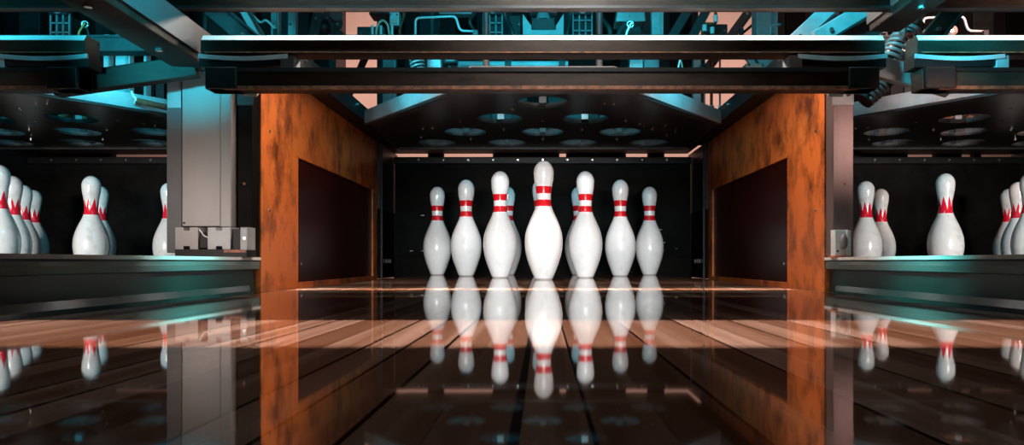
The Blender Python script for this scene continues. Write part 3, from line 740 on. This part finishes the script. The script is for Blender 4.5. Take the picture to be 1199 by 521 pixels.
mbox(432, 462, 8, 17, 2.7, 0.08, 'solenoid_box', 'dark low box hanging over the pale sensor box', 'box', 'black', 0, 'dark_paint')
mbox(514, 552, 8, 16, 2.9, 0.05, 'teal_plate', 'teal plate high up behind the wire handle', 'plate', 'grey_paint', 0, 'grey_paint')
mbox(596, 610, 18, 62, 3.0, 0.05, 'dim_plate', 'dim teal plate between caged box and notched bracket', 'plate', 'dark_paint', 0, 'dark_paint')
# shafts under the sweep bar
def shaft(x0, x1, y, D, r, lab, m):
    t = thing('drive_shaft', W((x0 + x1) / 2, y, D), lab, 'shaft')
    a, b = W(x0, y, D), W(x1, y, D)
    MB().cyl(a, b, r, n=20).build('rod', m, t, smooth=False)
    for f in (0.05, 0.5, 0.95):
        c = a + (b - a) * f; MB().cyl(c - Vector((0.012, 0, 0)), c + Vector((0.012, 0, 0)), r * 1.5, n=20).build('collar', 'dark_paint', t)
    return t
shaft(525, 665, 76, 2.75, 0.014, 'long teal-lit drive shaft in the gap between the two sweep bars', 'grey_paint')
shaft(560, 720, 66, 3.1, 0.016, 'dark drive shaft behind the teal-lit one', 'dark_paint')
t = thing('machine_gear_motor', W(388, 40, 2.6), 'dark lumpy gear motor beside the bare pink wall patch', 'motor')
MB().cyl(W(388, 26, 2.6), W(388, 26, 2.72), 0.04, n=24).build('housing', 'black', t)
MB().cyl(W(394, 17, 2.58), W(394, 17, 2.66), 0.022, n=18).build('gear', 'dark_paint', t)
MB().ball(W(378, 33, 2.6), 0.03, 16).build('bulb_casing', 'black', t, smooth=True)
MB().box(*px_box(370, 400, 36, 62, 2.62, 0.06)).build('mount', 'dark_paint', t)
for q_ in ((383, 21), (395, 28)):
    c = W(q_[0], q_[1], 2.57); MB().cyl(c, c + Vector((0, 0.01, 0)), 0.005, n=8).build('bolt', 'chrome', t)
t = thing('arched_clip', W(445, 40, 2.5), 'small arched clip with pale rods above the teal upright post', 'clip')
MB().tube(catmull([W(440, 44, 2.5), W(442, 30, 2.5), W(448, 24, 2.5), W(454, 30, 2.5), W(456, 44, 2.5)], 5), 0.004).build('arch', 'beige', t, smooth=True)
for px in (436, 446, 459): MB().cyl(W(px, 30, 2.5), W(px, 54, 2.5), 0.005).build('rod', 'grey_paint', t)
t = thing('cable_loop', W(797, 80, 2.5), 'pale looped cable hanging between the sweep bars near the slim upright', 'cable')
MB().tube(catmull([W(800, 56, 2.5), W(797, 66, 2.48), W(793, 84, 2.5)], 6), 0.003).build('strand', 'white', t, smooth=True)
MB().tube(catmull([W(794, 56, 2.52), W(797, 70, 2.5), W(800, 84, 2.5)], 6), 0.003).build('strand', 'beige', t, smooth=True)
for k, (px, r, m, lab) in enumerate(((833, 0.006, 'rust', 'rusty'), (822.5, 0.006, 'dark_paint', 'dark'), (843, 0.004, 'grey_paint', 'thin grey'))):
    t = thing('guide_rod', W(px, 92, 2.85), lab + ' upright guide rod between the sweep bars next to the pink wall', 'rod')
    MB().cyl(W(px, 40, 2.85), W(px, 127, 2.85), r).build('shank', m, t)
    MB().cyl(W(px, 124, 2.85), W(px, 127, 2.85), r * 1.8, n=6).build('nut', 'chrome', t)
t = thing('valve_cluster', W(824, 40, 2.6), 'pale pipe fitting with two elbows on the dark motor box', 'fitting')
MB().tube(rounded([W(823, 44, 2.62), W(823, 28, 2.62), W(838, 28, 2.62), W(838, 14, 2.62)], 0.01), 0.006).build('pipe', 'rust', t, smooth=True)
for q_ in ((825, 33), (834, 36), (838, 22)): 
    c = W(q_[0], q_[1], 2.61); MB().cyl(c - Vector((0, 0, 0.012)), c + Vector((0, 0, 0.012)), 0.008, n=12).build('elbow', 'white', t)
t = thing('grey_arch', W(910, 50, 2.3), 'pale bent pipe against the foot of the broad teal upright', 'pipe')
MB().tube(rounded([W(902, 89, 2.36), W(902, 30, 2.36), W(914, 29, 2.36)], 0.012), 0.005).build('pipe_run', 'grey_paint', t, smooth=True)
MB().cyl(W(914, 29, 2.36), W(916, 29, 2.36), 0.008).build('end_cap', 'dark_paint', t)
t = thing('ring_bolt', W(1062, 38, 1.9), 'chrome ring fitting on top of the large coil spring', 'fitting')
MB().cyl(W(1054, 38, 1.9), W(1070, 38, 1.9), 0.006).build('pin_rod', 'chrome', t)
MB().cyl(W(1056, 38, 1.9), W(1058, 38, 1.9), 0.018, n=20).build('washer', 'chrome', t)
MB().cyl(W(1055, 26, 1.9), W(1057, 40, 1.9), 0.006).build('stem', 'steel', t)
t = thing('warning_tag', W(1068, 30, 2.0), 'red and white tag hanging above the large coil spring', 'tag')
q = lambda px, py, D=2.0: (W(px, py, D).x, W(px, py, D).z)
MB().prism([q(1066, 32), q(1071, 22), q(1072, 34), q(1067, 38)], 0.003, 'Y', 2.0).build('red_half', 'red_tag', t)
MB().prism([q(1066, 38.5), q(1071.5, 34.5), q(1071.5, 42), q(1068, 44)], 0.003, 'Y', 2.0).build('white_half', 'white', t)
t = thing('chrome_boss', W(1115, 36, 2.3), 'small round pinkish boss behind the pink-lit sweep bar', 'fitting')
MB().cyl(W(1115, 36, 2.3), W(1115, 36, 2.36), 0.016, n=18).build('drum', 'beige', t, 0.003)
MB().cyl(W(1115, 36, 2.29), W(1115, 36, 2.3), 0.006, n=12).build('hub', 'chrome', t)
t = thing('lag_bolt', W(214, 81, 1.84), 'bright hex bolt under the slanting box beam at the silver column top', 'bolt')
MB().cyl(W(198, 80, 1.84), W(198, 80, 1.87), 0.010, n=6).build('head', 'chrome', t)
MB().cyl(W(198, 80, 1.832), W(198, 80, 1.84), 0.006, n=12).build('tip', 'white', t)
t = thing('guide_pipe', W(178, 121, 2.4), 'rusty guide pipe with a pale hook beside the silver column', 'pipe')
MB().cyl(W(160, 118, 2.4), W(196, 126, 2.4), 0.010).build('tube', 'rust', t)
MB().tube(catmull([W(154, 107, 2.4), W(156, 112, 2.39), W(159, 116, 2.39), W(158, 121, 2.4)], 5), 0.004).build('hook', 'white', t, smooth=True)
def cable(pts, D, r, lab, m='rubber'):
    t = thing('cable', W(*pts[0], D), lab, 'cable')
    P = [W(*p, D + 0.03 * ((k % 2) - 0.5)) for k, p in enumerate(pts)]
    MB().tube(catmull(P, 6), r, 8).build('sheath', m, t, smooth=True)
    MB().cyl(P[0], P[0] + Vector((0, 0, 0.02)), r * 1.8, n=12).build('plug', 'dark_paint', t)
    MB().cyl(P[-1], P[-1] - Vector((0, 0, 0.02)), r * 1.8, n=12).build('plug', 'dark_paint', t)
cable([(588, -4), (592, 20), (600, 38), (598, 60)], 2.75, 0.009, 'black cable hanging beside the first caged box')
cable([(660, -4), (668, 18), (664, 40), (668, 60)], 2.75, 0.008, 'black cable hanging beside the notched bracket')
cable([(700, -4), (704, 20), (714, 36), (712, 60)], 2.7, 0.010, 'thick black cable hanging left of the tapered cover plate')
cable([(552, -4), (556, 14), (550, 26), (560, 44), (558, 60)], 2.62, 0.006, 'thin black cable looping behind the end of the wire bracket')
cable([(868, 40), (880, 30), (893, 18), (902, 6)], 2.6, 0.005, 'thin black cable sagging across the pink wall by the broad upright')
cable([(470, -4), (473, 16), (468, 34), (470, 60)], 2.7, 0.007, 'rusty brown cable hanging next to the small pale sensor box', 'rust')
cable([(296, 18), (305, 26), (312, 24), (322, 34)], 2.55, 0.004, 'pale thin cable tied between the teal uprights and the strut', 'white')
# dark housings behind the clutter (keep the back wall hidden except where the photo shows it)
def housing(x0, x1, y0, y1, D, dep, lab, m='black'):
    t = thing('machine_housing', W((x0 + x1) / 2, y1, D), lab, 'machine')
    a, b = W(x0, y1, D), W(x1, y0, D)
    MB().box((a.x, D, a.z), (b.x, D + dep, b.z)).build('shell', m, t, 0.006)
    n = max(2, int((b.x - a.x) / 0.16))
    for k in range(n):
        x = a.x + (b.x - a.x) * (k + 0.5) / n
        MB().box((x - 0.05, D - 0.012, a.z + 0.03), (x + 0.05, D + 0.002, b.z - 0.03)).build('rib_panel', 'dark_paint' if k % 2 else 'black_board', t, 0.004)
    return t
housing(441, 818, -60, 171, 3.42, 0.25, 'big black pinsetter housing behind the caged boxes above the two-band pins')
housing(-120, 192, -60, 172, 3.42, 0.25, 'big black pinsetter housing above the lane past the silver column')
housing(1010, 1330, -60, 172, 3.42, 0.25, 'big black pinsetter housing above the lane past the chrome latch')
housing(195, 393, -60, 364, 3.72, 0.2, 'black machine cabinet behind the silver column')
housing(905, 1008, -60, 364, 3.72, 0.2, 'black machine cabinet behind the mauve post')
def blocker(x0, x1, lab, dx=0):  # dark blocks added to hide stretches of the lit back wall
    t = thing('gap_blocker', W((x0 + x1) / 2 , 188, 3.75), lab, 'guard', 'added blocks behind the pit curtain rails')
    a, b = W(x0, 192, 3.75), W(x1, 166, 3.75)
    MB().box((a.x, 3.75, a.z), (b.x, 3.79, b.z)).build('plate', 'black_board', t)
    MB().box((a.x + 0.01, 3.744, a.z + 0.02), (b.x - 0.01, 3.752, a.z + 0.03)).build('rail', 'dark_paint', t)
blocker(501, 519, 'narrow dark added block in the first gap over the centre curtain rail')
blocker(577, 655, 'dark added block over the centre curtain rail, above the front pin')
blocker(663, 733, 'dark added block over the centre curtain rail, next toward the chrome latch')
blocker(759, 778, 'narrow dark added block over the centre curtain rail near the mauve post')
blocker(0, 131, 'long dark added block over the curtain rail past the silver column')
blocker(1003, 1063, 'dark added block over the curtain rail just past the mauve post')
blocker(1096, 1126, 'middle dark added block over the curtain rail past the chrome latch')
blocker(1141, 1149, 'slim dark added block over the curtain rail past the chrome latch')

# ------------------------------------------------------------------ room shell
tag(MB().box((-4.5, 6.0, -0.3), (4.5, 6.1, 3.0)).build('wall_back', 'wall'), kind='structure')
tag(MB().box((-4.6, -2.7, -0.3), (-4.5, 6.1, 3.0)).build('wall_left', 'black_board'), kind='structure')
tag(MB().box((4.5, -2.7, -0.3), (4.6, 6.1, 3.0)).build('wall_right', 'black_board'), kind='structure')
tag(MB().box((-4.6, -2.7, 2.9), (4.6, 6.1, 3.0)).build('ceiling', 'ceiling'), kind='structure')

# ------------------------------------------------------------------ lights
def area(name, loc, target, sx, sy, power, col, spread=180):
    l = bpy.data.lights.new(name, 'AREA'); l.shape = 'RECTANGLE'; l.size = sx; l.size_y = sy
    l.energy = power; l.color = col; l.spread = math.radians(spread)
    o = bpy.data.objects.new(name, l); COL.objects.link(o); o.location = loc
    d = Vector(target) - Vector(loc)
    o.rotation_euler = d.to_track_quat('-Z', 'Y').to_euler()
    return o
WARM, TEAL, PINK = (1.0, 0.78, 0.66), (0.03, 0.66, 0.88), (1.0, 0.64, 0.56)
# the tube lamp just above the pins, in front of each deck
area('tube_lamp', (0, 1.98, 0.783), (0, 1.78, 0.1), 1.30, 0.03, 10.5, WARM)
area('lane_band_fill', (0, 2.32, 0.98), (0, 0.58, 0.0), 1.30, 0.006, 19, (1.0, 0.86, 0.80), 26)  # added light for the bright band across the lane, apart from the tube
# strips over the bars
area('bar_strip_lamp', (0, 1.625, 0.96), (0, 1.64, 0.57), 1.4, 0.03, 6, (0.60, 0.95, 1.0), 60)
area('bar_strip_lamp', (LX, 1.625, 0.96), (LX, 1.64, 0.57), 1.3, 0.03, 3, TEAL, 60)
area('bar_strip_lamp', (RX, 1.625, 0.96), (RX, 1.64, 0.57), 1.3, 0.03, 6, PINK, 60)
area('lane_strip_fill', (0, 1.55, 0.96), (0, 1.50, 0.0), 1.3, 0.01, 9, (1.0, 0.84, 0.76), 9)  # added narrow light that draws the pale strip across the lane
area('pin_key_lamp', (0.08, 1.15, 1.0), (0.03, 2.45, 0.15), 0.22, 0.04, 1.5, (1.0, 1.0, 1.0), 60)
for lx, c, p in ((0, TEAL, 1.6), (LX, TEAL, 1.6), (RX, PINK, 1.0)):
    for q_ in (-1, 1):
        area('deck_beam_fill', (lx + q_ * 0.67, 1.93, 0.64), (lx + q_ * 0.40, 2.36, 0.67), 0.12, 0.03, p * 0.5, c, 46)  # added tint lights, hidden behind the upper bar, for the deck side beams
# lane lamps on the approach side
area('pin_front_lamp', (0, -1.1, 0.16), (0, 2.5, 0.10), 0.9, 0.08, 2.0, (0.95, 0.99, 1.0), 17)
area('pin_front_lamp', (LX, -0.4, 0.26), (LX, 2.6, 0.2), 0.6, 0.15, 3.0, (1.0, 0.98, 0.97), 30)
area('pin_front_lamp', (RX, -0.4, 0.26), (RX, 2.6, 0.2), 0.6, 0.15, 3.0, (1.0, 0.95, 0.93), 30)
# cyan lamps inside the machines, then added tint lights
area('machine_lamp', (0, 1.90, 1.00), (0, 3.0, 0.80), 0.9, 0.2, 4.5, TEAL, 90)
area('machine_lamp', (LX, 1.90, 1.00), (LX, 3.0, 0.80), 0.9, 0.2, 3.5, TEAL, 90)
area('machine_lamp', (RX, 1.90, 1.00), (RX, 3.0, 0.80), 0.9, 0.2, 4, PINK, 90)
area('upright_fill', (-0.97, 1.15, 0.46), (-0.92, 1.86, 0.58), 0.1, 0.05, 0.5, TEAL, 30)  # added teal light for the upper part of the column
area('upright_fill', (1.0, 1.15, 0.40), (0.86, 1.9, 0.40), 0.1, 0.05, 0.18, PINK, 30)  # added pink light for the mauve post
area('brace_fill', (0.55, 1.72, 0.92), (0.92, 2.02, 0.76), 0.15, 0.05, 1.6, TEAL, 80)  # added teal light for the slanting braces
area('brace_fill', (-0.55, 1.72, 0.92), (-0.9, 2.05, 0.76), 0.15, 0.05, 1.0, TEAL, 80)  # added teal light for the struts by the silver column
area('beam_fill', (0.45, 1.25, 0.62), (0.95, 1.66, 0.57), 0.12, 0.05, 0.6, TEAL, 24)  # added teal light for the sweep end past the chrome latch
area('gutter_fill', (-0.10, 1.20, 0.56), (-0.76, 1.56, 0.0), 0.1, 0.05, 0.35, (0.05, 0.8, 0.75), 22)  # added green-teal glow for the gutter and divider side
area('gutter_fill', (0.10, 1.20, 0.56), (0.76, 1.45, 0.0), 0.1, 0.05, 0.35, (0.05, 0.8, 0.75), 22)  # added glow for the gutter on the chrome latch side
area('column_fill', (-0.95, 0.95, 0.12), (-0.92, 1.86, 0.20), 0.15, 0.1, 0.40, (1.0, 0.84, 0.78), 40)  # added pale fill for the lower column
area('beam_fill', (-0.40, 1.30, 0.80), (-0.82, 1.42, 0.59), 0.15, 0.05, 0.7, TEAL, 60)  # added teal light for the box beam's side plate
# warm light on the back wall
area('wall_lamp', (0, 4.6, 1.8), (0, 6.0, 0.9), 5.0, 0.3, 75, (1.0, 0.78, 0.70))
w = bpy.data.worlds.new('World'); SC.world = w; w.use_nodes = True
w.node_tree.nodes['Background'].inputs[0].default_value = (0.02, 0.018, 0.016, 1); w.node_tree.nodes['Background'].inputs[1].default_value = 0.3

# ------------------------------------------------------------------ camera
cam = bpy.data.cameras.new('camera'); co = bpy.data.objects.new('camera', cam); COL.objects.link(co)
cam.sensor_fit = 'HORIZONTAL'; cam.sensor_width = 36.0; cam.lens = 36.0 * F / 1199.0
cam.shift_x = -(VX - 599.5) / 1199.0; cam.shift_y = (VY - 260.5) / 1199.0
cam.clip_start = 0.01
co.location = (0, 0, H); co.rotation_euler = (math.pi / 2, 0, 0)
SC.camera = co
SC.view_settings.view_transform = 'Standard'; SC.view_settings.look = 'None'
SC.view_settings.gamma = 1.0; SC.view_settings.use_curve_mapping = False
SC.view_settings.exposure = 0.0
